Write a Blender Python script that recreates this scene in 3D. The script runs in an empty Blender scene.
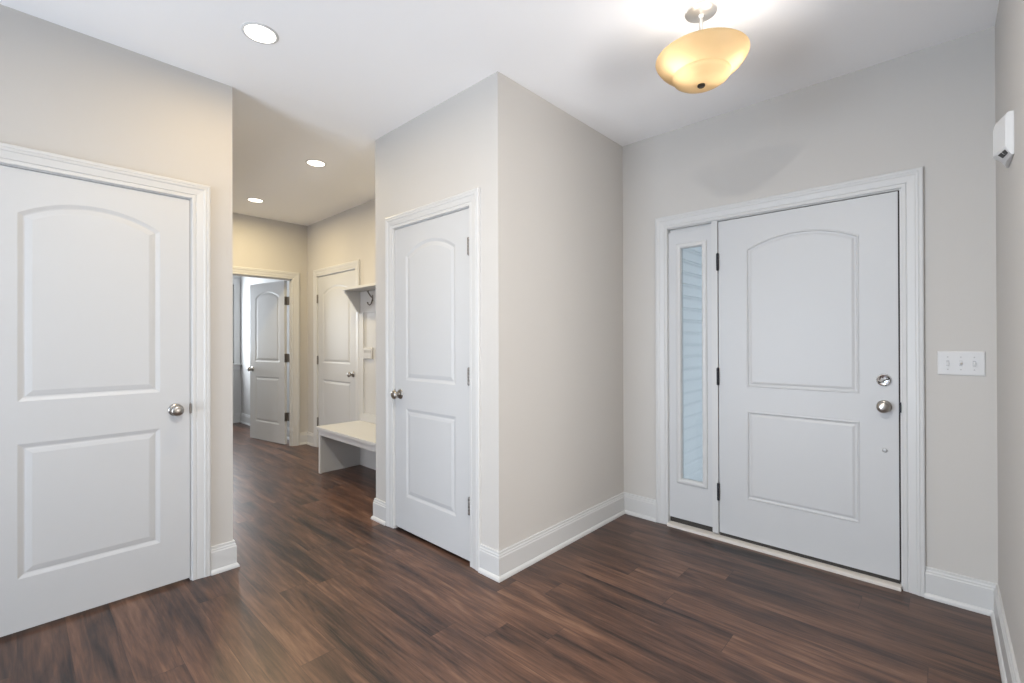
import bpy, bmesh, math, random
from mathutils import Vector, Matrix

random.seed(7)
S = bpy.context.scene
COL = S.collection
PI = math.pi

# ------------------------------------------------------------------ camera
F_PX, YAW, CY, EYE = 461.99, math.radians(42.983), 339.786, 1.2818
PITCH, ROLL = 0.0028, -0.0030
ca, sa = math.cos(YAW), math.sin(YAW)
r0, d0, z0 = Vector((ca, sa, 0)), Vector((-sa, ca, 0)), Vector((0, 0, 1))
fwd = d0 * math.cos(PITCH) + z0 * math.sin(PITCH)
up0 = -d0 * math.sin(PITCH) + z0 * math.cos(PITCH)
rgt = r0 * math.cos(ROLL) + up0 * math.sin(ROLL)
upv = -r0 * math.sin(ROLL) + up0 * math.cos(ROLL)
cam = bpy.data.cameras.new('camera')
cam.sensor_fit = 'HORIZONTAL'
cam.sensor_width = 36
cam.lens = F_PX / 1024 * 36
cam.shift_y = (CY - 341.5) / 1024
cam.clip_start = 0.02
cob = bpy.data.objects.new('camera', cam)
COL.objects.link(cob)
m3 = Matrix((rgt, upv, -fwd)).transposed()
cob.matrix_world = Matrix.Translation((0, 0, EYE)) @ m3.to_4x4()
S.camera = cob

# ------------------------------------------------------------------ world, exposure, daylight and fill
# power and colour of every light: the sky, the far window, fill from added unseen windows (straight in, and
# tilted up to brighten the ceiling), the downlights, one of them added, and the bowl lamp
SKY = (1.08, (0.80, 0.89, 1.0))
BACK = (54.0, (0.64, 0.79, 1.0))
BACK_UP = (28.0, (0.86, 0.90, 0.95))
SIDE = (18.0, (1.0, 0.94, 0.88))
SIDE_UP = (44.0, (0.98, 0.93, 0.90))
HALL = (46.0, (0.95, 0.93, 0.97))
FAR = (46.0, (0.88, 0.94, 1.0))
CAN_NEAR = (5.5, (1.0, 0.70, 0.30))
CAN_FILL = (39.0, (1.0, 0.955, 0.88))
CAN_HALL = (12.6, (1.0, 0.80, 0.44))
BOWL = (1.3, (1.0, 0.95, 0.92))
S.view_settings.view_transform = 'Standard'
S.view_settings.look = 'None'
S.view_settings.gamma = 1.0
S.view_settings.use_curve_mapping = False
S.view_settings.exposure = 0.31

W = bpy.data.worlds.new('sky')
S.world = W
W.use_nodes = True
bg = W.node_tree.nodes['Background']
bg.inputs[0].default_value = (*SKY[1], 1)
bg.inputs[1].default_value = SKY[0]


def area(name, loc, direction, sx, sy, power, color, spread=PI):
    l = bpy.data.lights.new(name, 'AREA')
    l.shape = 'RECTANGLE'
    l.size, l.size_y, l.energy, l.color, l.spread = sx, sy, power, color, spread
    o = bpy.data.objects.new(name, l)
    o.location = loc
    o.rotation_euler = Vector(direction).to_track_quat('-Z', 'Y').to_euler()
    COL.objects.link(o)
    return o


# ------------------------------------------------------------------ measured plan (metres, camera above the origin)
H = 2.74
XR, YF = 0.184, 3.103                # right wall, front door wall
XC, YC, XCL = -1.7525, 1.773, -3.0014  # closet block: right face, front face, left face
XL, YL = -2.964, 0.842               # left wall and where it ends
XH, YH = -5.853, 2.502               # hall end wall, hall back wall
XF, YFR = -8.219, 2.452              # far room: window wall, right wall
YB = -2.6                            # wall behind the camera
T = 0.115
TE = 0.085                            # the hallway end wall is thinner
YRE, YRD, XRR = 2.05, 0.95, 2.7                  # the right wall ends here; outer wall of the unseen room added for side light

# fill at windows added out of view, then daylight of the far room's window
area('back_daylight_fill', (-1.80, YB + 0.25, 1.25), (0.5, 1, 0), 1.7, 2.0, *BACK)  # daylight from behind, at a window added there, turned toward the front wall
area('side_fill', (XRR - 0.01, 0.775, 1.25), (-1, 0, 0), 2.05, 2.0, *SIDE)  # added fill for the right face of the closet block
area('back_up_fill', (-1.80, YB + 0.26, 0.60), (0.5, 1, 0.6), 1.7, 0.7, *BACK_UP, math.radians(130))  # added uplight that brightens the ceiling from behind the camera
area('side_up_fill', (XRR - 0.02, 0.775, 0.60), (-1, 0, 0.6), 2.05, 0.7, *SIDE_UP, math.radians(130))  # added uplight for the ceiling from the side room
area('hall_fill', (-4.50, YB + 0.01, 1.25), (0, 1, 0), 2.2, 2.0, *HALL)  # added to brighten the hallway and its ceiling
area('far_window_daylight', (XF + 0.01, 1.76, 1.56), (1, 0, 0), 0.84, 1.18, *FAR)


# ------------------------------------------------------------------ materials
def new_mat(name):
    m = bpy.data.materials.new(name)
    m.use_nodes = True
    return m, m.node_tree.nodes, m.node_tree.links, m.node_tree.nodes['Principled BSDF']


def plain(name, col, rough=0.5, metal=0.0, bump=0.0, bscale=60, vary=0.0, spec=0.5):
    m, n, l, p = new_mat(name)
    p.inputs['Base Color'].default_value = (*col, 1)
    p.inputs['Roughness'].default_value = rough
    p.inputs['Metallic'].default_value = metal
    p.inputs['Specular IOR Level'].default_value = spec
    tc = n.new('ShaderNodeTexCoord')
    nz = n.new('ShaderNodeTexNoise')
    nz.inputs['Scale'].default_value = bscale
    nz.inputs['Detail'].default_value = 3
    l.new(tc.outputs['Object'], nz.inputs['Vector'])
    if vary:
        mx = n.new('ShaderNodeMix')
        mx.data_type = 'RGBA'
        mx.inputs['A'].default_value = (*[c * (1 - vary) for c in col], 1)
        mx.inputs['B'].default_value = (*[min(1, c * (1 + vary)) for c in col], 1)
        l.new(nz.outputs['Fac'], mx.inputs['Factor'])
        l.new(mx.outputs['Result'], p.inputs['Base Color'])
    if bump:
        b = n.new('ShaderNodeBump')
        b.inputs['Strength'].default_value = bump
        b.inputs['Distance'].default_value = 0.002
        l.new(nz.outputs['Fac'], b.inputs['Height'])
        l.new(b.outputs['Normal'], p.inputs['Normal'])
    return m


def emit(name, col, strength):
    m, n, l, p = new_mat(name)
    p.inputs['Base Color'].default_value = (0.9, 0.9, 0.88, 1)
    p.inputs['Emission Color'].default_value = (*col, 1)
    p.inputs['Emission Strength'].default_value = strength
    return m


M = {}
M['wall'] = plain('greige_wall_paint', (0.54, 0.52, 0.494), 0.75, bump=0.06, bscale=220, vary=0.012, spec=0.25)
M['far_wall'] = plain('grey_wall_paint', (0.54, 0.54, 0.535), 0.75, bump=0.06, bscale=220, vary=0.012, spec=0.25)
M['ceiling'] = plain('ceiling_paint', (0.91, 0.91, 0.915), 0.9, bump=0.08, bscale=160, spec=0.15)
M['trim'] = plain('trim_white', (0.575, 0.575, 0.57), 0.38, bump=0.02, bscale=90)
M['door'] = plain('door_white', (0.545, 0.55, 0.555), 0.42, bump=0.03, bscale=120)
M['nickel'] = plain('satin_nickel', (0.40, 0.375, 0.345), 0.28, 1.0, bump=0.02, bscale=300)
M['chrome'] = plain('chrome', (0.72, 0.72, 0.73), 0.12, 1.0)
M['hinge'] = plain('nickel_hinge', (0.22, 0.205, 0.19), 0.45, 0.9, vary=0.06)
M['black_metal'] = plain('black_metal', (0.03, 0.03, 0.035), 0.45, 0.6, vary=0.1)
M['rubber_gap'] = plain('dark_sweep_gap', (0.035, 0.03, 0.026), 0.7, vary=0.2)  # for the sweep, and for the shade in gaps around the leaf
M['wood_sill'] = plain('threshold_pale_wood', (0.66, 0.62, 0.57), 0.5, vary=0.08, bscale=30)
M['plastic'] = plain('white_plastic', (0.64, 0.64, 0.64), 0.35, bump=0.01)
M['slot'] = plain('black_slot', (0.012, 0.012, 0.012), 0.5)
M['screw'] = plain('screw_grey', (0.45, 0.45, 0.45), 0.4, 0.6)
M['finial'] = plain('dark_bronze_finial', (0.06, 0.05, 0.04), 0.4, 0.8)
M['canopy'] = plain('brushed_canopy', (0.72, 0.70, 0.67), 0.3, 0.85)
M['concrete'] = plain('porch_concrete', (0.42, 0.41, 0.39), 0.9, bump=0.2, bscale=30, vary=0.1)
M['siding'] = plain('white_vinyl_siding', (0.74, 0.76, 0.77), 0.5, bump=0.1, bscale=40, vary=0.02)
M['lens'] = emit('lit_downlight_lens', (1.0, 0.93, 0.80), 3.0)
M['bulb'] = emit('lit_bulb', (1.0, 0.82, 0.55), 4.0)

# thin window glass
m, n, l, p = new_mat('window_glass')
n.remove(p)
tr = n.new('ShaderNodeBsdfTransparent')
tr.inputs[0].default_value = (0.93, 0.96, 0.965, 1)
gl = n.new('ShaderNodeBsdfGlossy')
gl.inputs['Roughness'].default_value = 0.02
fr = n.new('ShaderNodeFresnel')
fr.inputs[0].default_value = 1.45
mx = n.new('ShaderNodeMixShader')
l.new(fr.outputs[0], mx.inputs[0])
l.new(tr.outputs[0], mx.inputs[1])
l.new(gl.outputs[0], mx.inputs[2])
l.new(mx.outputs[0], n['Material Output'].inputs[0])
M['glass'] = m

# amber alabaster-style lamp glass
m, n, l, p = new_mat('amber_lamp_glass')
p.inputs['Base Color'].default_value = (0.82, 0.66, 0.40, 1)
p.inputs['Roughness'].default_value = 0.3
tl = n.new('ShaderNodeBsdfTranslucent')
tl.inputs[0].default_value = (0.95, 0.66, 0.30, 1)
nz = n.new('ShaderNodeTexNoise')
nz.inputs['Scale'].default_value = 9
nz.inputs['Detail'].default_value = 4
cr = n.new('ShaderNodeValToRGB')
cr.color_ramp.elements[0].color = (0.50, 0.42, 0.30, 1)
cr.color_ramp.elements[1].color = (0.57, 0.49, 0.37, 1)
tc = n.new('ShaderNodeTexCoord')
l.new(tc.outputs['Object'], nz.inputs['Vector'])
l.new(nz.outputs['Fac'], cr.inputs[0])
l.new(cr.outputs[0], tl.inputs[0])
mx = n.new('ShaderNodeMixShader')
mx.inputs[0].default_value = 0.85
l.new(p.outputs[0], mx.inputs[1])
l.new(tl.outputs[0], mx.inputs[2])
l.new(mx.outputs[0], n['Material Output'].inputs[0])
M['amber'] = m


def floor_material():
    m, n, l, p = new_mat('walnut_vinyl_planks')

    def math_(op, a, b=None, c=None):
        x = n.new('ShaderNodeMath')
        x.operation = op
        for i, v in enumerate((a, b, c)):
            if v is None:
                continue
            if isinstance(v, (int, float)):
                x.inputs[i].default_value = v
            else:
                l.new(v, x.inputs[i])
        return x.outputs[0]

    tc = n.new('ShaderNodeTexCoord')
    sp = n.new('ShaderNodeSeparateXYZ')
    l.new(tc.outputs['Object'], sp.inputs[0])
    PW, PL = 0.152, 1.22
    v = math_('DIVIDE', math_('ADD', sp.outputs['Y'], 10.03), PW)
    row = math_('FLOOR', v)
    wn = n.new('ShaderNodeTexWhiteNoise')
    wn.noise_dimensions = '1D'
    l.new(row, wn.inputs['W'])
    u = math_('DIVIDE', math_('ADD', math_('ADD', sp.outputs['X'], 20.0), math_('MULTIPLY', wn.outputs['Value'], PL)), PL)
    colm = math_('FLOOR', u)
    idv = n.new('ShaderNodeCombineXYZ')
    l.new(row, idv.inputs[0])
    l.new(colm, idv.inputs[1])
    wid = n.new('ShaderNodeTexWhiteNoise')
    wid.noise_dimensions = '3D'
    l.new(idv.outputs[0], wid.inputs['Vector'])
    # grain space: stretched along X, shifted per plank
    off = n.new('ShaderNodeVectorMath')
    off.operation = 'MULTIPLY_ADD'
    l.new(wid.outputs['Color'], off.inputs[0])
    off.inputs[1].default_value = (31, 17, 9)
    l.new(tc.outputs['Object'], off.inputs[2])

    def noise(sx, sy, detail, rough, dist=0.0):
        mp = n.new('ShaderNodeMapping')
        mp.inputs['Scale'].default_value = (sx, sy, 1)
        l.new(off.outputs[0], mp.inputs[0])
        z = n.new('ShaderNodeTexNoise')
        z.inputs['Scale'].default_value = 1
        z.inputs['Detail'].default_value = detail
        z.inputs['Roughness'].default_value = rough
        z.inputs['Distortion'].default_value = dist
        l.new(mp.outputs[0], z.inputs['Vector'])
        return z.outputs['Fac']
    blotch = noise(1.4, 9, 4, 0.55, 0.8)
    streak = noise(2.6, 42, 5, 0.6, 1.0)
    grain = noise(9, 170, 4, 0.6, 0.6)
    ramp = n.new('ShaderNodeValToRGB')
    e = ramp.color_ramp.elements
    e[0].position, e[0].color = 0.37, (0.017, 0.012, 0.0125, 1)
    e[1].position, e[1].color = 0.68, (0.205, 0.115, 0.076, 1)
    a = e.new(0.46)
    a.color = (0.060, 0.033, 0.025, 1)
    a = e.new(0.56)
    a.color = (0.118, 0.061, 0.041, 1)
    t = math_('ADD', math_('MULTIPLY', blotch, 0.50), math_('MULTIPLY', streak, 0.35))
    t = math_('ADD', t, math_('MULTIPLY', grain, 0.15))
    t = math_('ADD', t, math_('MULTIPLY', math_('SUBTRACT', wid.outputs['Value'], 0.5), 0.075))
    l.new(t, ramp.inputs[0])
    # seams
    fv = math_('FRACT', v)
    fu = math_('FRACT', u)
    ev = math_('MINIMUM', fv, math_('SUBTRACT', 1.0, fv))
    eu = math_('MINIMUM', fu, math_('SUBTRACT', 1.0, fu))
    seam = math_('MAXIMUM', math_('LESS_THAN', ev, 0.007), math_('LESS_THAN', eu, 0.0011))
    mix = n.new('ShaderNodeMix')
    mix.data_type = 'RGBA'
    l.new(math_('MULTIPLY', seam, 0.55), mix.inputs['Factor'])
    l.new(ramp.outputs[0], mix.inputs['A'])
    mix.inputs['B'].default_value = (0.02, 0.013, 0.012, 1)
    l.new(mix.outputs['Result'], p.inputs['Base Color'])
    l.new(math_('ADD', 0.25, math_('MULTIPLY', grain, 0.16)), p.inputs['Roughness'])
    p.inputs['Specular IOR Level'].default_value = 0.42
    b = n.new('ShaderNodeBump')
    b.inputs['Strength'].default_value = 0.12
    b.inputs['Distance'].default_value = 0.002
    l.new(math_('SUBTRACT', grain, seam), b.inputs['Height'])
    l.new(b.outputs[0], p.inputs['Normal'])
    return m


M['floor'] = floor_material()


# ------------------------------------------------------------------ mesh helpers
def link(name, bm, mat, parent=None, smooth=False, loc=None, rot=None):
    bmesh.ops.remove_doubles(bm, verts=bm.verts, dist=1e-6)
    bmesh.ops.recalc_face_normals(bm, faces=bm.faces)
    me = bpy.data.meshes.new(name)
    bm.to_mesh(me)
    bm.free()
    me.materials.append(M[mat])
    if smooth:
        for f in me.polygons:
            f.use_smooth = True
        try:
            me.set_sharp_from_angle(angle=math.radians(38))
        except Exception:
            pass
    o = bpy.data.objects.new(name, me)
    COL.objects.link(o)
    if loc is not None:
        o.location = loc
    if rot is not None:
        o.rotation_euler = rot
    if parent:
        o.parent = parent
    return o


def box(bm, x0, x1, y0, y1, z0, z1, bev=0.0):
    g = bmesh.ops.create_cube(bm, size=1, matrix=Matrix.Translation(((x0 + x1) / 2, (y0 + y1) / 2, (z0 + z1) / 2)) @ Matrix.Diagonal((abs(x1 - x0), abs(y1 - y0), abs(z1 - z0), 1)))
    if bev:
        es = {e for v in g['verts'] for e in v.link_edges}
        bmesh.ops.bevel(bm, geom=list(es), offset=bev, segments=2, profile=0.6, affect='EDGES')


def boxes(*bs, bev=0.0):
    bm = bmesh.new()
    for b in bs:
        box(bm, *b, bev=bev)
    return bm


def lathe(bm, prof, mat=Matrix.Identity(4), seg=32, sx=1.0, sy=1.0):
    """prof: (radius, height) pairs turned about +Z, then moved by mat"""
    rings = []
    for r, z in prof:
        if r < 1e-6:
            rings.append([bm.verts.new(mat @ Vector((0, 0, z)))])
        else:
            rings.append([bm.verts.new(mat @ Vector((sx * r * math.cos(2 * PI * i / seg), sy * r * math.sin(2 * PI * i / seg), z))) for i in range(seg)])
    for a, b in zip(rings, rings[1:]):
        for i in range(seg):
            j = (i + 1) % seg
            if len(a) == 1 and len(b) == 1:
                continue
            if len(a) == 1:
                bm.faces.new((a[0], b[i], b[j]))
            elif len(b) == 1:
                bm.faces.new((a[i], a[j], b[0]))
            else:
                bm.faces.new((a[i], a[j], b[j], b[i]))


def tube(bm, pts, rads, seg=10):
    pts = [Vector(p) for p in pts]
    rings = []
    ref = Vector((0.3, 1, 0.2)).normalized()
    for i, p in enumerate(pts):
        t = (pts[min(i + 1, len(pts) - 1)] - pts[max(i - 1, 0)]).normalized()
        u = t.cross(ref).normalized()
        w = t.cross(u)
        r = rads[i] if isinstance(rads, (list, tuple)) else rads
        rings.append([bm.verts.new(p + r * (u * math.cos(2 * PI * k / seg) + w * math.sin(2 * PI * k / seg))) for k in range(seg)])
    for a, b in zip(rings, rings[1:]):
        for k in range(seg):
            bm.faces.new((a[k], a[(k + 1) % seg], b[(k + 1) % seg], b[k]))
    bm.faces.new(rings[0])
    bm.faces.new(rings[-1])


def strip(bm, rows, closed=False):
    """quad strip between successive rows of points (same length)"""
    vr = [[bm.verts.new(p) for p in row] for row in rows]
    for a, b in zip(vr, vr[1:]):
        k = len(a)
        for i in range(k if closed else k - 1):
            j = (i + 1) % k
            bm.faces.new((a[i], a[j], b[j], b[i]))
    return vr


def offset_loop(pts, d):
    """inward offset of a convex counter-clockwise loop of (x, z)"""
    out = []
    k = len(pts)
    for i in range(k):
        a, b, c = Vector(pts[i - 1]), Vector(pts[i]), Vector(pts[(i + 1) % k])
        e1, e2 = (b - a).normalized(), (c - b).normalized()
        n1, n2 = Vector((-e1.y, e1.x)), Vector((-e2.y, e2.x))
        s = (n1 + n2)
        s = s / max(0.2, s.dot(n1))
        out.append(tuple(b + s * d))
    return out


def empty(name, loc=(0, 0, 0), rz=0.0):
    o = bpy.data.objects.new(name, None)
    o.empty_display_size = 0.1
    COL.objects.link(o)
    o.location = loc
    o.rotation_euler = (0, 0, rz)
    return o


def tag(o, label, cat, group=None, kind=None):
    o['label'] = label
    o['category'] = cat
    if group:
        o['group'] = group
    if kind:
        o['kind'] = kind
    return o


def structure(name, bm, mat, label, cat):
    return tag(link(name, bm, mat), label, cat, kind='structure')


# ------------------------------------------------------------------ floor, ceiling, walls
structure('floor', boxes((-8.5, XRR + T, YB - 0.2, YF + 0.06, -0.1, 0)), 'floor',
          'dark walnut brown wood plank floor running through entry and hallway', 'floor')
structure('ceiling', boxes((-8.5, XRR + T, YB - 0.2, YF + 0.3, H, H + 0.1)), 'ceiling',
          'flat white painted ceiling over entry and hallway', 'ceiling')

FD0, FD1, FDT = -1.432, -0.136, 2.077     # rough opening of the front door unit
structure('wall_front', boxes((-8.4, FD0, YF, YF + 0.12, 0, H), (FD1, 0.40, YF, YF + 0.12, 0, H), (FD0, FD1, YF, YF + 0.12, FDT, H)),
          'wall', 'pale greige wall around the front door and sidelight', 'wall')
structure('wall_right', boxes((XR, XR + T, YRE, YF, 0, H), (XR + T, XRR, YRE, YRE + T, 0, H), (XR, XR + T, YB, YRD, 0, H), (XR, XR + T, YRD, YRE, 2.66, H)), 'wall', 'beige wall at the right edge carrying the white alarm box', 'wall')  # opening placed so fill from the added side room reaches the closet block
structure('wall_left', boxes((XL - T, XL, YB, -0.158, 0, H), (XL - T, XL, 0.670, YL, 0, H), (XL - T, XL, -0.158, 0.670, 2.078, H)),
          'wall', 'warm greige wall around the large white door at left', 'wall')
structure('wall_closet_front', boxes((XCL, -2.785, YC, YC + T, 0, H), (-1.950, XC, YC, YC + T, 0, H), (-2.785, -1.950, YC, YC + T, 2.078, H)),
          'wall', 'cool grey face of the closet block around its narrow white door', 'wall')
structure('wall_closet_right', boxes((XC - T, XC, YC + T, YF, 0, H)), 'wall', 'blank greige wall between closet corner and front door wall', 'wall')
structure('wall_closet_left', boxes((XCL, XCL + T, YC + T, YF, 0, H)), 'wall', 'side of the closet block closing the bench alcove', 'wall')
HB0, HB1 = -5.586, -4.604
structure('wall_hall_back', boxes((XH, HB0, YH, YH + T, 0, H), (HB1, XCL, YH, YH + T, 0, H), (HB0, HB1, YH, YH + T, 2.10, H)),
          'wall', 'cream hallway wall behind the bench and closed hall door', 'wall')
HE0, HE1, HET = 1.472, 2.330, 2.072
structure('wall_hall_end', boxes((XH - TE, XH, HE1, YF, 0, H), (XH - TE, XH, -0.3, HE0, 0, H), (XH - TE, XH, HE0, HE1, HET, H)),
          'wall', 'cream wall at the end of the hallway around the open doorway', 'wall')
structure('wall_hall_left', boxes((XH, -5.55, YL - T, YL, 0, H), (-3.45, XL - T, YL - T, YL, 0, H), (-5.55, -3.45, YL - T, YL, 2.45, H)), 'wall', 'hallway wall hidden behind the left wall end, its opening added for light', 'wall')  # opening added so the unseen window can light the hallway
FW0, FW1, FWB, FWT = 1.25, 2.352, 0.94, 2.19
structure('wall_far_end', boxes((XF - T, XF, YB, FW0, 0, H), (XF - T, XF, FW1, YF, 0, H), (XF - T, XF, FW0, FW1, 0, FWB), (XF - T, XF, FW0, FW1, FWT, H)),
          'far_wall', 'cool grey wall with the window seen through the far doorway', 'wall')
structure('wall_far_right', boxes((XF, XH - TE, YFR, YFR + T, 0, H)), 'far_wall', 'pale wall behind the open far door', 'wall')
structure('wall_far_left', boxes((XF, XH - TE, -0.3 - T, -0.3, 0, H), (XH - TE, XH, YB, -0.3, 0, H)), 'far_wall', 'far room wall out of sight to the left', 'wall')
BW0, BW1, BWB, BWT = -2.80, -0.80, 0.20, 2.30
HW0, HW1 = -5.65, -3.35
structure('wall_back', boxes((-8.4, HW0, YB - T, YB, 0, H), (HW1, BW0, YB - T, YB, 0, H), (HW0, HW1, YB - T, YB, 0, BWB), (HW0, HW1, YB - T, YB, BWT, H), (BW1, XRR + T, YB - T, YB, 0, H), (BW0, BW1, YB - T, YB, 0, BWB), (BW0, BW1, YB - T, YB, BWT, H)),
          'wall', 'greige wall behind the viewpoint with openings for the added windows', 'wall')  # the window openings are added to let light in

SW0, SW1 = -0.30, 1.85
structure('wall_side', boxes((XRR, XRR + T, YB, SW0, 0, H), (XRR, XRR + T, SW1, YRE + T, 0, H), (XRR, XRR + T, SW0, SW1, 0, BWB), (XRR, XRR + T, SW0, SW1, BWT, H)),
          'wall', 'greige outer wall of the unseen room added at right for side light', 'wall')  # room and window added out of view for light from the side

# ------------------------------------------------------------------ baseboards
BASE_PROF = [(0.0, 0.150), (0.007, 0.150), (0.009, 0.147), (0.009, 0.137), (0.0125, 0.132), (0.0125, 0.124), (0.0155, 0.119),
             (0.0155, 0.024), (0.020, 0.021), (0.0255, 0.013), (0.027, 0.006), (0.027, 0.0)]


def baseboard(name, plan, label):
    """plan: points along the wall with the room on the left-hand side"""
    pts = [Vector(p) for p in plan]

    def off(d):
        out = []
        for i, p in enumerate(pts):
            ns = []
            if i > 0:
                e = (pts[i] - pts[i - 1]).normalized()
                ns.append(Vector((-e.y, e.x)))
            if i < len(pts) - 1:
                e = (pts[i + 1] - pts[i]).normalized()
                ns.append(Vector((-e.y, e.x)))
            if len(ns) == 2:
                s = ns[0] + ns[1]
                s = s / s.dot(ns[0])
            else:
                s = ns[0]
            out.append(p + s * d)
        return out
    bm = bmesh.new()
    rows = strip(bm, [[(q.x, q.y, z) for q in off(d)] for d, z in BASE_PROF] + [[(q.x, q.y, 0) for q in pts]])
    for end in (0, -1):
        bm.faces.new([r[end] for r in rows])
    structure(name, bm, 'trim', label, 'baseboard')


CASW = 0.085
baseboard('baseboard_front_left', [(-1.400 - CASW + 0.002, YF), (XC, YF), (XC, YC), (-1.983 + 0.008 + CASW, YC)][0:4],
          'white baseboard wrapping the closet corner to the front door casing')
baseboard('baseboard_right', [(XRR, YRE), (XR, YRE), (XR, YF), (-0.164 + 0.008 + CASW, YF)], 'white baseboard right of front door turning along right wall')
baseboard('baseboard_closet', [(-2.752 - 0.008 - CASW, YC), (XCL, YC), (XCL, 2.0)], 'short white baseboard left of the closet door')
baseboard('baseboard_left', [(XL - T, YL), (XL, YL), (XL, 0.637 + 0.008 + CASW)], 'white baseboard stub at the end of the left wall')
baseboard('baseboard_left_rear', [(XL, -0.125 - 0.008 - CASW), (XL, YB)], 'white baseboard beyond the hinge side of the left door')
baseboard('baseboard_hall', [(-5.553 - 0.008 - CASW, YH), (XH, YH), (XH, 2.302 + 0.008 + CASW)], 'white baseboard in the hallway corner between two doors')
baseboard('baseboard_far', [(XH - TE - 0.02, YFR), (XF, YFR), (XF, -0.3)], 'white baseboard of the room beyond the far doorway')


# ------------------------------------------------------------------ doors
# local frame of every door: origin on the floor at the left edge of the leaf, x along the wall, room side at -y
def casing_mesh(x0, x1, ztop, zb=0.0, w=CASW):
    prof = [(0.0, 0.0), (0.0, 0.011), (0.004, 0.013), (0.016, 0.013), (0.019, 0.0105), (0.022, 0.0135), (0.052, 0.0165), (0.056, 0.0195),
            (0.064, 0.0205), (0.067, 0.0185), (0.070, 0.0205), (0.080, 0.0205), (w, 0.017), (w, 0.0)]
    bm = bmesh.new()
    rows = strip(bm, [[(x0 - o, -h, zb), (x0 - o, -h, ztop + o), (x1 + o, -h, ztop + o), (x1 + o, -h, zb)] for o, h in prof])
    for end in (0, -1):
        bm.faces.new([r[end] for r in rows])
    return bm


def arch_loop(x0, x1, z0, zs, za, n=18):
    """counter-clockwise (seen from the room) panel outline; za = None for a plain rectangle"""
    if za is None:
        return [(x0, z0), (x1, z0), (x1, zs), (x0, zs)]
    pts = [(x0, z0), (x1, z0)]
    c, hgt = (x1 - x0) / 2, za - zs
    R = (c * c + hgt * hgt) / (2 * hgt)
    cx, cz = (x0 + x1) / 2, za - R
    a0 = math.asin(c / R)
    for i in range(n + 1):
        a = a0 - 2 * a0 * i / n
        pts.append((cx + R * math.sin(a), cz + R * math.cos(a)))
    return pts


STEEL = [(0.0, 0.0), (0.003, -0.0025), (0.008, -0.003), (0.012, 0.003), (0.020, 0.0045), (0.029, 0.001), (0.033, 0.0)]
MOULDED = [(0.0, 0.0), (0.004, 0.0012), (0.016, 0.0052), (0.022, 0.0058), (0.028, 0.0042), (0.046, 0.0010)]


def slab_mesh(x0, x1, z0, z1, y0, th, loops, prof):
    """one continuous leaf: front face with moulded panels, flat sides and the same panels on the back"""
    bm = bmesh.new()
    for y, sgn in ((y0, 1), (y0 + th, -1)):
        edges = []
        rect = [bm.verts.new((x, y, z)) for x, z in ((x0, z0), (x1, z0), (x1, z1), (x0, z1))]
        edges += [bm.edges.new((rect[i], rect[(i + 1) % 4])) for i in range(4)]
        starts = []
        for lp in loops:
            vs = [bm.verts.new((x, y, z)) for x, z in lp]
            edges += [bm.edges.new((vs[i], vs[(i + 1) % len(vs)])) for i in range(len(vs))]
            starts.append(vs)
        bmesh.ops.triangle_fill(bm, use_beauty=True, use_dissolve=False, edges=edges)
        for lp, vs in zip(loops, starts):
            prev = vs
            for d, depth in prof[1:]:
                cur = [bm.verts.new((x, y + sgn * depth, z)) for x, z in offset_loop(lp, d)]
                for i in range(len(cur)):
                    j = (i + 1) % len(cur)
                    bm.faces.new((prev[i], prev[j], cur[j], cur[i]))
                prev = cur
            bm.faces.new(prev)
    for ax, az, bx, bz in ((x0, z0, x1, z0), (x1, z0, x1, z1), (x1, z1, x0, z1), (x0, z1, x0, z0)):
        bm.faces.new([bm.verts.new(q) for q in ((ax, y0, az), (bx, y0, bz), (bx, y0 + th, bz), (ax, y0 + th, az))])
    return bm


TO_MINUS_Y = Matrix.Rotation(PI / 2, 4, 'X')     # turns a +Z lathe into one along -y
KNOB_ROSE = [(0, 0), (0.032, 0), (0.0325, 0.003), (0.031, 0.006), (0.026, 0.009), (0.014, 0.011), (0.0, 0.0112)]
KNOB = [(0.0, 0.010), (0.012, 0.010), (0.0105, 0.018), (0.0105, 0.026), (0.014, 0.031), (0.022, 0.036), (0.0275, 0.043), (0.029, 0.050),
        (0.0275, 0.057), (0.022, 0.062), (0.012, 0.0645), (0.0, 0.065)]


def add_knob(parent, x, y, z, both=None):
    bm = bmesh.new()
    lathe(bm, KNOB, Matrix.Translation((x, y, z)) @ TO_MINUS_Y, 32)
    k = link('door_knob', bm, 'nickel', parent, True)
    bm = bmesh.new()
    lathe(bm, KNOB_ROSE, Matrix.Translation((x, y, z)) @ TO_MINUS_Y, 32)
    link('rose', bm, 'nickel', k, True)
    if both is not None:
        flip = Matrix.Translation((x, both, z)) @ Matrix.Rotation(-PI / 2, 4, 'X')
        bm = bmesh.new()
        lathe(bm, KNOB, flip, 32)
        k = link('door_knob', bm, 'nickel', parent, True)
        bm = bmesh.new()
        lathe(bm, KNOB_ROSE, flip, 32)
        link('rose', bm, 'nickel', k, True)


def add_hinge(parent, x, y, z, h=0.098, r=0.0095, mat='hinge'):
    bm = bmesh.new()
    for k in range(5):
        a, b = z - h / 2 + h * k / 5, z - h / 2 + h * (k + 1) / 5
        lathe(bm, [(0, a + .0004), (r * .92, a + .0004), (r, a + .0014), (r, b - .0014), (r * .92, b - .0004), (0, b - .0004)], Matrix.Translation((x, y, 0)), 14)
    for s, e in ((-1, -h / 2), (1, h / 2)):
        lathe(bm, [(0, z + e), (r * .6, z + e), (r * .6, z + e + s * .003), (0, z + e + s * .005)], Matrix.Translation((x, y, 0)), 12)
    box(bm, x - 0.0016, x + 0.0016, y, y + 0.03, z - h / 2, z + h / 2)
    return link('hinge', bm, mat, parent, True)


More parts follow.
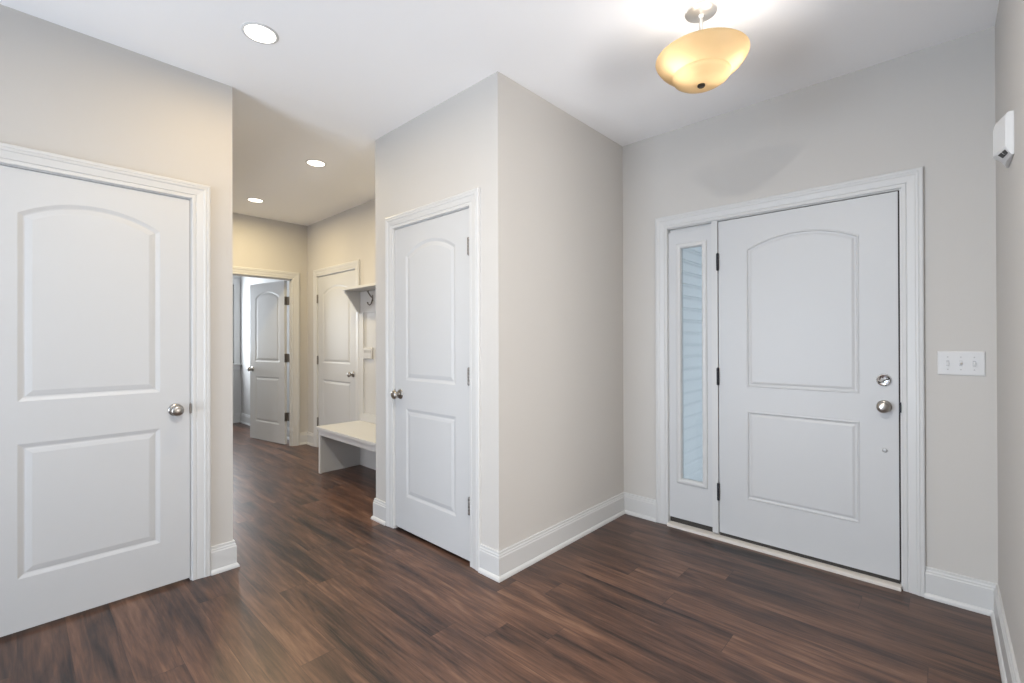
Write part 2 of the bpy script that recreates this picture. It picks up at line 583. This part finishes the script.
def interior_door(name, loc, rz, w, top, label, hinge_side, zb=0.014, knob_z=0.925, hinge_zs=(0.34, 1.08, 1.826), arch=(1.022, 1.853, 1.930),
                  low=(0.243, 0.835), wall_t=T, stile=0.128):
    root = empty(name, loc, rz)
    tag(root, label, 'door', kind='structure')
    g = 0.003
    J = 0.018
    # jamb with stop
    bm = boxes((-g - J, -g, 0.0, wall_t, 0, top + g + J), (w + g, w + g + J, 0.0, wall_t, 0, top + g + J), (-g, w + g, 0.0, wall_t, top + g, top + g + J),
               (-g, 0.008, 0.040, 0.075, 0, top + g), (w - 0.008, w + g, 0.040, 0.075, 0, top + g), (-g, w + g, 0.040, 0.075, top - 0.008, top + g))
    link('jamb', bm, 'trim', root)
    link('casing', casing_mesh(-g - 0.005, w + g + 0.005, top + g + 0.005), 'trim', root)
    loops = [arch_loop(stile, w - stile, arch[0], arch[1], arch[2]), arch_loop(stile, w - stile, low[0], low[1], None)]
    leaf = link('door_leaf', slab_mesh(0, w, zb, top, 0.002, 0.035, loops, MOULDED), 'door', root)
    hx = -g / 2 if hinge_side == 'L' else w + g / 2
    for z in hinge_zs:
        add_hinge(root, hx, -0.0075, z)
    kx = w - 0.064 if hinge_side == 'L' else 0.064
    add_knob(root, kx, 0.002, knob_z, both=0.037)
    sx = w + g / 2 if hinge_side == 'L' else -g / 2
    bm = boxes((sx - 0.0014, sx + 0.0014, 0.0, 0.030, knob_z - 0.032, knob_z + 0.032), (sx - 0.004, sx + 0.005, -0.006, 0.0015, knob_z - 0.026, knob_z + 0.026), bev=0.0006)
    link('strike_plate', bm, 'hinge', root)
    return root


interior_door('door_2', (-2.752, YC, 0), 0, 0.769, 2.047, 'narrow white two-panel arched closet door on the grey closet block', 'R', zb=0.019)
interior_door('door_3', (XL, -0.125, 0), PI / 2, 0.762, 2.047, 'large white two-panel arched door cut by the left picture edge', 'L', zb=0.016)
interior_door('door_4', (-5.553, YH, 0), 0, 0.916, 2.062, 'closed white hall door behind the bench, knob at right', 'L', hinge_zs=(0.312, 1.058, 1.80), arch=(1.03, 1.86, 1.935))

# doorway at the hall end with its leaf swung into the far room
root = empty('door_5', (XH, 1.492, 0), PI / 2)
tag(root, 'white door standing open into the room beyond the hallway end', 'door', kind='structure')
W5, T5 = 0.818, 2.045
HX5 = XH - TE
bm = boxes((-0.02, -0.002, 0, TE, 0, T5 + 0.02), (W5 - 0.002, W5 + 0.018, 0, TE, 0, T5 + 0.02), (-0.02, W5 + 0.018, 0, TE, T5 + 0.002, T5 + 0.022),
           (-0.002, 0.009, 0.020, 0.044, 0, T5), (W5 - 0.013, W5 - 0.002, 0.020, 0.044, 0, T5), (-0.002, W5 - 0.002, 0.020, 0.044, T5 - 0.01, T5 + 0.002))
link('jamb', bm, 'trim', root)
link('casing', casing_mesh(-0.007, W5 + 0.003, T5 + 0.007), 'trim', root)
bm = casing_mesh(-0.007, W5 + 0.003, T5 + 0.007)
bmesh.ops.scale(bm, vec=(1, -1, 1), verts=bm.verts)
bmesh.ops.translate(bm, vec=(0, TE, 0), verts=bm.verts)
link('casing', bm, 'trim', root)
# the leaf is built along local +x from the hinge pin and turned about it
HINGE5 = Vector((W5 - 0.004, TE + 0.010, 0))
OPEN5 = math.radians(100.5)
w5 = 0.806
lm = slab_mesh(0.018, w5, 0.014, 2.038, 0.0065, 0.035, [arch_loop(0.134, w5 - 0.128, 1.022, 1.853, 1.930), arch_loop(0.134, w5 - 0.128, 0.243, 0.835, None)], MOULDED)
leaf5 = link('door_leaf', lm, 'door', root, loc=HINGE5, rot=(0, 0, OPEN5))
add_knob(leaf5, w5 - 0.064, 0.0065, 0.925, both=0.0415)
for z in (0.35, 1.08, 1.79):
    bm = bmesh.new()
    lathe(bm, [(0, z - .052), (.0105, z - .052), (.0105, z + .052), (0, z + .052)], Matrix.Identity(4), 14)
    # leaf plate on the door edge and plate on the jamb
    box(bm, 0.0135, 0.0182, 0.0, 0.042, z - 0.052, z + 0.052)
    box(bm, 0.0, 0.0182, 0.0, 0.010, z - 0.052, z + 0.052)
    hb = link('hinge', bm, 'hinge', root, True, loc=HINGE5, rot=(0, 0, OPEN5))
    bm = bmesh.new()
    box(bm, W5 - 0.0075, W5 - 0.0015, TE - 0.036, TE + 0.012, z - 0.052, z + 0.052)
    link('hinge_plate', bm, 'hinge', root)

# ------------------------------------------------------------------ front door (door_1) and its sidelight (window_1)
DX0, DX1 = -1.062, -0.164
SX0, SX1 = -1.400, -1.104
root = empty('door_1', (DX0, YF, 0), 0)
tag(root, 'wide white two-panel arched front door with deadbolt and black hinges', 'door', kind='structure')
w = DX1 - DX0
lx0 = SX0 - DX0     # sidelight's left edge in the door's frame
top = 2.052
ft = 0.12
bm = boxes((lx0 - 0.024, lx0, 0, ft, 0, top + 0.022), (w + 0.004, w + 0.024, 0, ft, 0, top + 0.022), (lx0, w + 0.004, 0, ft, top + 0.004, top + 0.022),
           (SX1 - DX0 + 0.001, -0.004, -0.004, ft, 0.032, top + 0.004),
           (-0.004, 0.010, 0.050, 0.09, 0.03, top), (w - 0.010, w + 0.004, 0.050, 0.09, 0.03, top), (0, w, 0.050, 0.09, top - 0.010, top + 0.004))
link('jamb', bm, 'trim', root)
link('casing', casing_mesh(lx0 - 0.002, w + 0.012, top + 0.010), 'trim', root)
lp = [arch_loop(0.166, w - 0.166, 0.992, 1.850, 1.922), arch_loop(0.166, w - 0.166, 0.290, 0.842, None)]
link('door_leaf', slab_mesh(0, w - 0.003, 0.042, top - 0.001, 0.004, 0.044, lp, STEEL), 'door', root)
link('gap_strip', boxes((w - 0.003, w + 0.004, 0.014, 0.046, 0.03, top + 0.004), (-0.004, w, 0.016, 0.046, top - 0.001, top + 0.004), (-0.004, 0.0, 0.016, 0.046, 0.03, top)), 'rubber_gap', root)  # dark strips filling the gap, its shade put into their colour
link('door_sweep', boxes((0.002, w - 0.002, 0.010, 0.040, 0.021, 0.043)), 'rubber_gap', root)
bm = bmesh.new()
strip(bm, [[(lx0 - 0.001, y, z), (w + 0.005, y, z)] for y, z in ((-0.032, 0.0), (-0.032, 0.013), (-0.027, 0.017), (0.004, 0.020), (0.03, 0.022), (0.115, 0.018), (0.115, 0.0), (-0.032, 0.0))])
link('threshold', bm, 'wood_sill', root)
for z in (0.303, 1.049, 1.791):
    add_hinge(root, -0.003, -0.006, z, h=0.108, r=0.0085, mat='black_metal')
add_knob(root, w - 0.062, 0.004, 0.933)
K = Matrix.Translation((w - 0.062, 0.004, 1.072)) @ TO_MINUS_Y
bm = bmesh.new()
lathe(bm, [(0, 0), (0.032, 0), (0.033, 0.004), (0.030, 0.011), (0.027, 0.0125), (0.024, 0.0105), (0.0, 0.0105)], K, 36)
db = link('deadbolt', bm, 'chrome', root, True)
bm = bmesh.new()
lathe(bm, [(0, 0.010), (0.0075, 0.010), (0.0075, 0.018), (0, 0.018)], K, 16)
turn = K @ Matrix.Rotation(math.radians(28), 4, 'Z')
lathe(bm, [(0, 0.017), (0.010, 0.017), (0.011, 0.020), (0.010, 0.025), (0, 0.027)], turn, 24, sx=1.9, sy=0.55)
link('thumb_turn', bm, 'hinge', db, True)
bm = bmesh.new()
lathe(bm, [(0, 0), (0.011, 0), (0.0115, 0.002), (0.009, 0.004), (0.0055, 0.0045), (0.005, 0.002), (0.0, 0.002)], Matrix.Translation((w - 0.060, 0.004, 0.703)) @ TO_MINUS_Y, 20)
link('door_stud', bm, 'screw', root, True)
bm = boxes((w - 0.0022, w + 0.0040, -0.001, 0.030, 0.902, 0.966), (w - 0.001, w + 0.0075, -0.0075, 0.0, 0.908, 0.960), bev=0.0006)
link('strike_plate', bm, 'black_metal', root)

sl = empty('window_1', (SX0, YF, 0), 0)
tag(sl, 'tall narrow glass sidelight in a white panel left of the front door', 'window', kind='structure')
sw = SX1 - SX0
gx0, gx1, gz0, gz1 = 0.083, 0.233, 0.330, 1.918
bm = bmesh.new()
y0, y1 = 0.010, 0.054
box(bm, -0.0005, gx0, y0, y1, 0.058, 2.030)
box(bm, gx1, sw - 0.0, y0, y1, 0.058, 2.030)
box(bm, gx0, gx1, y0, y1, 0.058, gz0)
box(bm, gx0, gx1, y0, y1, gz1, 2.030)
link('sidelight_panel', bm, 'door', sl)
# raised glazing frame, mitred on all four sides
bm = bmesh.new()
rect = [(gx0, gz0), (gx1, gz0), (gx1, gz1), (gx0, gz1)]
rows = [[(x, y0 - hh, z) for x, z in offset_loop(rect, d)] for d, hh in ((-0.030, 0.0), (-0.028, 0.006), (-0.020, 0.010), (-0.008, 0.011), (0.000, 0.008), (0.004, 0.0), (0.004, -0.02), (0.0, -0.022))]
strip(bm, rows, closed=True)
link('glazing_frame', bm, 'trim', sl)
link('pane', boxes((gx0 - 0.002, gx1 + 0.002, y0 + 0.018, y0 + 0.022, gz0 - 0.002, gz1 + 0.002)), 'glass', sl)
link('bottom_strip', boxes((0.001, sw - 0.002, 0.022, 0.050, 0.0205, 0.0585)), 'rubber_gap', sl)  # dark strip filling the gap below the sidelight panel
link('head_stop', boxes((0.0, sw, 0.030, 0.075, 2.030, 2.056)), 'trim', sl)


# ------------------------------------------------------------------ far room window, and unseen windows added to let light in
def wall_window(name, loc, rz, w, h, label, cols, rows):
    root = empty(name, loc, rz)
    tag(root, label, 'window', kind='structure')
    prof = [(0.0, 0.0), (0.0, 0.012), (0.02, 0.013), (0.055, 0.017), (0.075, 0.019), (0.085, 0.017), (0.085, 0.0)]
    bm = bmesh.new()
    strip(bm, [[(-o, -hh, 0), (-o, -hh, h + o), (w + o, -hh, h + o), (w + o, -hh, 0)] for o, hh in prof])
    link('casing', bm, 'trim', root)
    link('stool', boxes((-0.095, w + 0.095, -0.055, 0.06, -0.024, 0.0), bev=0.004), 'trim', root)
    link('apron', boxes((-0.085, w + 0.085, -0.016, 0.0, -0.10, -0.024), bev=0.002), 'trim', root)
    fw = 0.045
    bs = [(0, fw, 0.05, 0.09, 0, h), (w - fw, w, 0.05, 0.09, 0, h), (fw, w - fw, 0.05, 0.09, 0, fw), (fw, w - fw, 0.05, 0.09, h - fw, h)]
    for c in range(1, cols):
        bs.append((w * c / cols - 0.02, w * c / cols + 0.02, 0.05, 0.09, fw, h - fw))
    for r in range(1, rows):
        bs.append((fw, w - fw, 0.052, 0.088, h * r / rows - 0.02, h * r / rows + 0.02))
    link('sash', boxes(*bs), 'trim', root)
    link('pane', boxes((fw - 0.004, w - fw + 0.004, 0.068, 0.072, fw - 0.004, h - fw + 0.004)), 'glass', root)
    return root


wall_window('window_2', (XF, FW0, FWB), PI / 2, FW1 - FW0, FWT - FWB, 'white-trimmed window edge in the room beyond the hallway', 1, 2)
wall_window('added_window_3', (BW1, YB, BWB), PI, BW1 - BW0, BWT - BWB, 'unseen wide window added behind the viewpoint to light the entry', 3, 1)

wall_window('added_window_5', (HW1, YB, BWB), PI, HW1 - HW0, BWT - BWB, 'unseen wide window added off the hallway to brighten it', 3, 1)
wall_window('added_window_4', (XRR, SW1, BWB), -PI / 2, SW1 - SW0, BWT - BWB, 'unseen wide window added in the room at right for side light', 3, 1)

# ------------------------------------------------------------------ outside the sidelight: porch with lap siding
bm = bmesh.new()
XS, EXPO = -1.87, 0.118
rows = []
z = -0.75
while z < 2.75:
    for dx, dz in ((0.022, 0.0), (0.018, 0.66), (0.013, 0.76), (0.006, 0.86), (0.003, 1.0)):
        rows.append([(XS + dx, YF + 0.125, z + dz * EXPO), (XS + dx, 6.6, z + dz * EXPO)])
    z += EXPO
vr = strip(bm, rows)
back = [bm.verts.new((XS - 0.05, YF + 0.125, z)), bm.verts.new((XS - 0.05, 6.6, z)), bm.verts.new((XS - 0.05, YF + 0.125, -0.75)), bm.verts.new((XS - 0.05, 6.6, -0.75))]
bm.faces.new((vr[-1][0], vr[-1][1], back[1], back[0]))
bm.faces.new((back[0], back[1], back[3], back[2]))
structure('trim_porch_siding', bm, 'siding', 'white lap siding seen through the sidelight glass', 'siding')
structure('porch_floor', boxes((-1.92, 2.2, YF + 0.125, 6.6, -0.85, -0.75)), 'concrete', 'concrete porch floor outside the sidelight', 'floor')
structure('ceiling_porch_shade', boxes((-1.92, 2.2, YF + 0.305, 6.6, 2.62, 2.72)), 'trim', 'unseen white porch ceiling added to shade the siding', 'ceiling')  # unseen roof added to keep the siding darker


# ------------------------------------------------------------------ recessed ceiling lights
def downlight(x, y, label, power):
    root = empty('recessed_downlight', (x, y, H))
    tag(root, label, 'ceiling light', 'recessed ceiling downlights')
    bm = bmesh.new()
    lathe(bm, [(0.066, -0.0002), (0.066, -0.004), (0.068, -0.0055), (0.075, -0.005), (0.0785, -0.0025), (0.079, -0.0002)], seg=48)
    link('trim_ring', bm, 'plastic', root, True)
    bm = bmesh.new()
    lathe(bm, [(0.0, -0.006), (0.03, -0.0058), (0.066, -0.0035), (0.066, -0.001), (0.0, -0.001)], seg=48)
    link('lens', bm, 'lens', root, True)
    ld = bpy.data.lights.new('downlight_beam', 'AREA')
    ld.shape, ld.size, ld.energy, ld.color, ld.spread = 'DISK', 0.12, *power, math.radians(176)
    lo = bpy.data.objects.new('downlight_beam', ld)
    lo.location = (0, 0, -0.012)
    COL.objects.link(lo)
    lo.parent = root
    return root


downlight(-2.353, 0.786, 'largest and nearest lit recessed downlight, above the left wall end', CAN_NEAR)
downlight(-3.735, 1.668, 'middle lit recessed downlight in the hallway ceiling beside the closet block', CAN_HALL)
downlight(-5.161, 1.676, 'smallest and farthest lit recessed downlight near the hallway end wall', CAN_HALL)

downlight(-0.55, 0.40, 'unseen recessed downlight added above the entry as fill light', CAN_FILL)  # added out of view to brighten the entry

# ------------------------------------------------------------------ semi-flush bowl lamp
lx, ly = -0.775, 2.063
lamp = empty('semi_flush_lamp', (lx, ly, H))
tag(lamp, 'lit amber glass bowl lamp hanging from the ceiling before the front door', 'ceiling lamp')
bm = bmesh.new()
lathe(bm, [(0, 0), (0.066, 0), (0.068, -0.004), (0.066, -0.012), (0.055, -0.019), (0.030, -0.024), (0.016, -0.028), (0.012, -0.036), (0, -0.036)], seg=40)
link('canopy', bm, 'canopy', lamp, True)
bm = bmesh.new()
lathe(bm, [(0.0, -0.034), (0.008, -0.034), (0.008, -0.09), (0.011, -0.094), (0.011, -0.112), (0.008, -0.116), (0.008, -0.31), (0, -0.31)], seg=20)
link('stem', bm, 'canopy', lamp, True)
bm = bmesh.new()
outer = [(0.189, -0.2035), (0.1925, -0.206), (0.193, -0.210), (0.190, -0.218), (0.183, -0.230), (0.172, -0.245), (0.158, -0.259), (0.143, -0.270),
         (0.131, -0.277), (0.122, -0.281), (0.1195, -0.2835), (0.1205, -0.287), (0.120, -0.294), (0.113, -0.305), (0.095, -0.317), (0.064, -0.3255), (0.030, -0.329), (0.010, -0.330)]
inner = [(max(r - 0.005, 0.010), z + 0.004) for r, z in reversed(outer)]
prof = outer + inner
lathe(bm, prof + [prof[0]], seg=72)
bowl = link('glass_bowl', bm, 'amber', lamp, True)
bm = bmesh.new()
lathe(bm, [(0, -0.318), (0.014, -0.318), (0.016, -0.330), (0.016, -0.336), (0.012, -0.340), (0.0, -0.341)], seg=24)
link('finial', bm, 'finial', lamp, True)
ax, ay = 0.085 * ca, 0.085 * sa          # the two bulbs stand side by side along this direction
bm = bmesh.new()
tube(bm, [(-ax, -ay, -0.206), (0.0, 0.0, -0.210), (ax, ay, -0.206)], 0.006)
link('socket_bar', bm, 'canopy', lamp, True)
for s_ in (-1, 1):
    bm = bmesh.new()
    lathe(bm, [(0, 0.034), (0.013, 0.034), (0.013, 0.016), (0.020, 0.004), (0.024, -0.008), (0.022, -0.020), (0.012, -0.029), (0, -0.031)],
          Matrix.Translation((ax * s_, ay * s_, -0.240)), 24)
    link('bulb', bm, 'bulb', lamp, True)
    pl = bpy.data.lights.new('bulb_light', 'POINT')
    pl.energy, pl.color, pl.shadow_soft_size = *BOWL, 0.02
    po = bpy.data.objects.new('bulb_light', pl)
    po.location = (ax * s_ * 1.05 + 0.035 * sa, ay * s_ * 1.05 - 0.035 * ca, -0.238)
    COL.objects.link(po)
    po.parent = lamp

# ------------------------------------------------------------------ three-gang switch by the front door
sw_ = empty('light_switch', (0.064, YF, 1.168))
tag(sw_, 'white three-toggle wall switch plate right of the front door', 'light switch')
bm = bmesh.new()
rows = [[(x, -h, z) for x, z in offset_loop([(-0.083, -0.058), (0.083, -0.058), (0.083, 0.058), (-0.083, 0.058)], d)] for d, h in ((0, 0), (0, 0.003), (0.002, 0.0055), (0.006, 0.007))]
vr = strip(bm, rows, closed=True)
bm.faces.new(vr[-1])
bm.faces.new(vr[0])
link('cover_plate', bm, 'plastic', sw_)
for i, dx in enumerate((-0.046, 0, 0.046)):
    bm = boxes((dx - 0.0055, dx + 0.0055, -0.0078, -0.0065, -0.013, 0.013))
    fr_ = link('toggle_slot', bm, 'screw', sw_)
    upd = -1 if i != 1 else 1
    bm = bmesh.new()
    a = 0.0042
    strip(bm, [[(dx - a, -0.007, -0.009), (dx + a, -0.007, -0.009), (dx + a, -0.007, 0.009), (dx - a, -0.007, 0.009)],
               [(dx - a * .8, -0.019, upd * 0.007 - 0.0035), (dx + a * .8, -0.019, upd * 0.007 - 0.0035), (dx + a * .8, -0.019, upd * 0.007 + 0.0035), (dx - a * .8, -0.019, upd * 0.007 + 0.0035)]], closed=True)
    bm.faces.new(bm.verts[-4:]) if False else None
    bm.verts.ensure_lookup_table()
    bm.faces.new([bm.verts[k] for k in (4, 5, 6, 7)])
    link('toggle', bm, 'plastic', fr_)
    for zz in (-0.030, 0.030):
        bm = bmesh.new()
        lathe(bm, [(0, 0), (0.0032, 0), (0.003, 0.0012), (0, 0.0014)], Matrix.Translation((dx, -0.0068, zz)) @ TO_MINUS_Y, 12)
        link('screw', bm, 'screw', sw_, True)

# ------------------------------------------------------------------ faceted alarm box on the right wall
al = empty('alarm_sensor', (XR, 2.44, 2.0))
tag(al, 'small faceted white plastic alarm box high on the right wall', 'alarm sensor')
plan = [(0.0, -0.092), (-0.021, -0.092), (-0.0445, -0.006), (-0.0445, 0.030), (-0.021, 0.092), (0.0, 0.092)]
bm = bmesh.new()
rows = []
for z, s in ((-0.076, 0.30), (-0.070, 0.45), (-0.046, 1.0), (0.054, 1.0), (0.069, 0.88), (0.075, 0.6)):
    k = 0.93 + 0.07 * min(1, s + 0.2)
    rows.append([(x * s, y * k, z) for x, y in plan])
vr = strip(bm, rows, closed=True)
bm.faces.new(vr[0])
bm.faces.new(vr[-1])
bmesh.ops.bevel(bm, geom=[e for e in bm.edges], offset=0.0018, segments=2, affect='EDGES')
link('housing', bm, 'plastic', al)
# dark slot set into the sloping underside, on the facet nearest the viewer
def chin(y, z):
    k = 0.45 + 0.55 * (z + 0.070) / 0.024
    return Vector(((-0.021 - 0.0235 * (y + 0.092) / 0.086) * k, y * 0.985, z))


nrm = (chin(-0.03, -0.06) - chin(-0.07, -0.06)).cross(chin(-0.05, -0.05) - chin(-0.05, -0.066)).normalized()
if nrm.z > 0:
    nrm = -nrm
bm = bmesh.new()
for ya, yb in ((-0.080, -0.058), (-0.052, -0.026)):
    f = [bm.verts.new(chin(yy, zz) + nrm * 0.0028) for yy, zz in ((ya, -0.066), (yb, -0.066), (yb, -0.052), (ya, -0.052))]
    g_ = [bm.verts.new(v.co - nrm * 0.004) for v in f]
    bm.faces.new(f)
    bm.faces.new(g_)
    for i in range(4):
        bm.faces.new((f[i], f[(i + 1) % 4], g_[(i + 1) % 4], g_[i]))
link('vent_slot', bm, 'slot', al)

# ------------------------------------------------------------------ hallway bench and coat rack
BX0, BX1, BY0, BY1 = -4.460, XCL - 0.004, 2.012, 2.455
bench = empty('hall_bench', ((BX0 + BX1) / 2, (BY0 + BY1) / 2, 0))
tag(bench, 'white open-front hallway bench built beside the closet block', 'bench')
ox, oy = (BX0 + BX1) / 2, (BY0 + BY1) / 2


def B(x0, x1, y0, y1, z0, z1):
    return (x0 - ox, x1 - ox, y0 - oy, y1 - oy, z0, z1)


link('seat', boxes(B(BX0 - 0.012, BX1, BY0 - 0.022, BY1, 0.430, 0.456), bev=0.003), 'trim', bench)
link('apron', boxes(B(BX0 + 0.034, BX1, BY0 + 0.0, BY0 + 0.02, 0.372, 0.430), bev=0.001), 'trim', bench)
link('end_panel', boxes(B(BX0, BX0 + 0.022, BY0 + 0.02, BY1, 0.0, 0.430), B(BX0, BX0 + 0.034, BY0, BY0 + 0.0199, 0.0, 0.430)), 'trim', bench)
link('end_panel', boxes(B(BX1 - 0.022, BX1, BY0 + 0.02, BY1, 0.0, 0.430)), 'trim', bench)
link('back_panel', boxes(B(BX0 + 0.022, BX1 - 0.022, BY1 - 0.014, BY1, 0.0, 0.430)), 'trim', bench)

RX0, RX1, RY = -4.478, XCL - 0.004, 2.452      # rack: panel front face at RY
rack = empty('coat_rack', ((RX0 + RX1) / 2, YH, 0.456))
tag(rack, 'white wall panel with bracketed shelf and coat hooks above the bench', 'coat rack')
ox, oy = (RX0 + RX1) / 2, YH


def Rb(x0, x1, y0, y1, z0, z1):
    return (x0 - ox, x1 - ox, y0 - oy, y1 - oy, z0 - 0.456, z1 - 0.456)


bs = [Rb(RX0, RX1, RY + 0.012, YH, 0.457, 1.80)]
for xa, xb in ((RX0, RX0 + 0.085), (-3.79, -3.70), (RX1 - 0.085, RX1)):
    bs.append(Rb(xa, xb, RY, RY + 0.012, 0.457, 1.80))
for xa, xb in ((RX0 + 0.085, -3.79), (-3.70, RX1 - 0.085)):
    bs += [Rb(xa, xb, RY, RY + 0.012, 0.457, 0.54), Rb(xa, xb, RY, RY + 0.012, 1.58, 1.80)]
link('back_panel', boxes(*bs, bev=0.001), 'trim', rack)
SY = 2.268
link('shelf', boxes(Rb(RX0 - 0.012, RX1, SY, YH, 1.803, 1.828), bev=0.002), 'trim', rack)
for xa in (RX0 + 0.002, RX1 - 0.024):
    bm = bmesh.new()
    poly = [(SY + 0.018, 1.8025), (SY + 0.018, 1.785), (SY + 0.04, 1.762), (RY - 0.03, 1.60), (RY - 0.0005, 1.572), (RY - 0.0005, 1.8025)]
    strip(bm, [[(x - ox, y - oy, z - 0.456) for y, z in poly] for x in (xa, xa + 0.022)], closed=True)
    bm.verts.ensure_lookup_table()
    k = len(poly)
    bm.faces.new([bm.verts[i] for i in range(k)])
    bm.faces.new([bm.verts[i] for i in range(k, 2 * k)])
    link('bracket', bm, 'trim', rack)


def coat_hook(x, z):
    bm = bmesh.new()
    y = RY
    box(bm, x - 0.010 - ox, x + 0.010 - ox, y - 0.004 - oy, y - oy, z - 0.035 - 0.456, z + 0.03 - 0.456, bev=0.0015)
    pts = [(0, -0.003, 0.0), (0, -0.02, 0.012), (0, -0.045, 0.045), (0, -0.056, 0.066)]
    tube(bm, [(x + a - ox, y + b - oy, z + c - 0.456) for a, b, c in pts], [0.006, 0.006, 0.006, 0.009])
    pts = [(0, -0.003, -0.005), (0, -0.010, -0.035), (0, -0.018, -0.060), (0, -0.034, -0.074), (0, -0.052, -0.066), (0, -0.058, -0.046)]
    tube(bm, [(x + a - ox, y + b - oy, z + c - 0.456) for a, b, c in pts], [0.006, 0.006, 0.006, 0.006, 0.006, 0.009])
    return link('coat_hook', bm, 'hinge', rack, True)


for x in (-4.205, -3.90, -3.57, -3.25):
    coat_hook(x, 1.722)

# small white plate on the panel above the bench
pl_ = empty('wall_plate', (-4.300, RY + 0.012, 1.160))
tag(pl_, 'small white rocker switch plate on the white panel above the bench', 'switch plate')
bm = bmesh.new()
rows = [[(x, -h, z) for x, z in offset_loop([(-0.083, -0.058), (0.083, -0.058), (0.083, 0.058), (-0.083, 0.058)], d)] for d, h in ((0, 0), (0, 0.014), (0.003, 0.018), (0.007, 0.02))]
vr = strip(bm, rows, closed=True)
bm.faces.new(vr[-1])
bm.faces.new(vr[0])
link('cover_plate', bm, 'trim', pl_)
for dx in (-0.046, 0.0, 0.046):
    bm = bmesh.new()
    strip(bm, [[(dx - 0.016, -0.0195, -0.033), (dx + 0.016, -0.0195, -0.033)], [(dx - 0.016, -0.022, -0.033), (dx + 0.016, -0.022, -0.033)],
               [(dx - 0.016, -0.0205, 0.0), (dx + 0.016, -0.0205, 0.0)], [(dx - 0.016, -0.0255, 0.033), (dx + 0.016, -0.0255, 0.033)],
               [(dx - 0.016, -0.0195, 0.033), (dx + 0.016, -0.0195, 0.033)]])
    link('rocker', bm, 'trim', pl_)
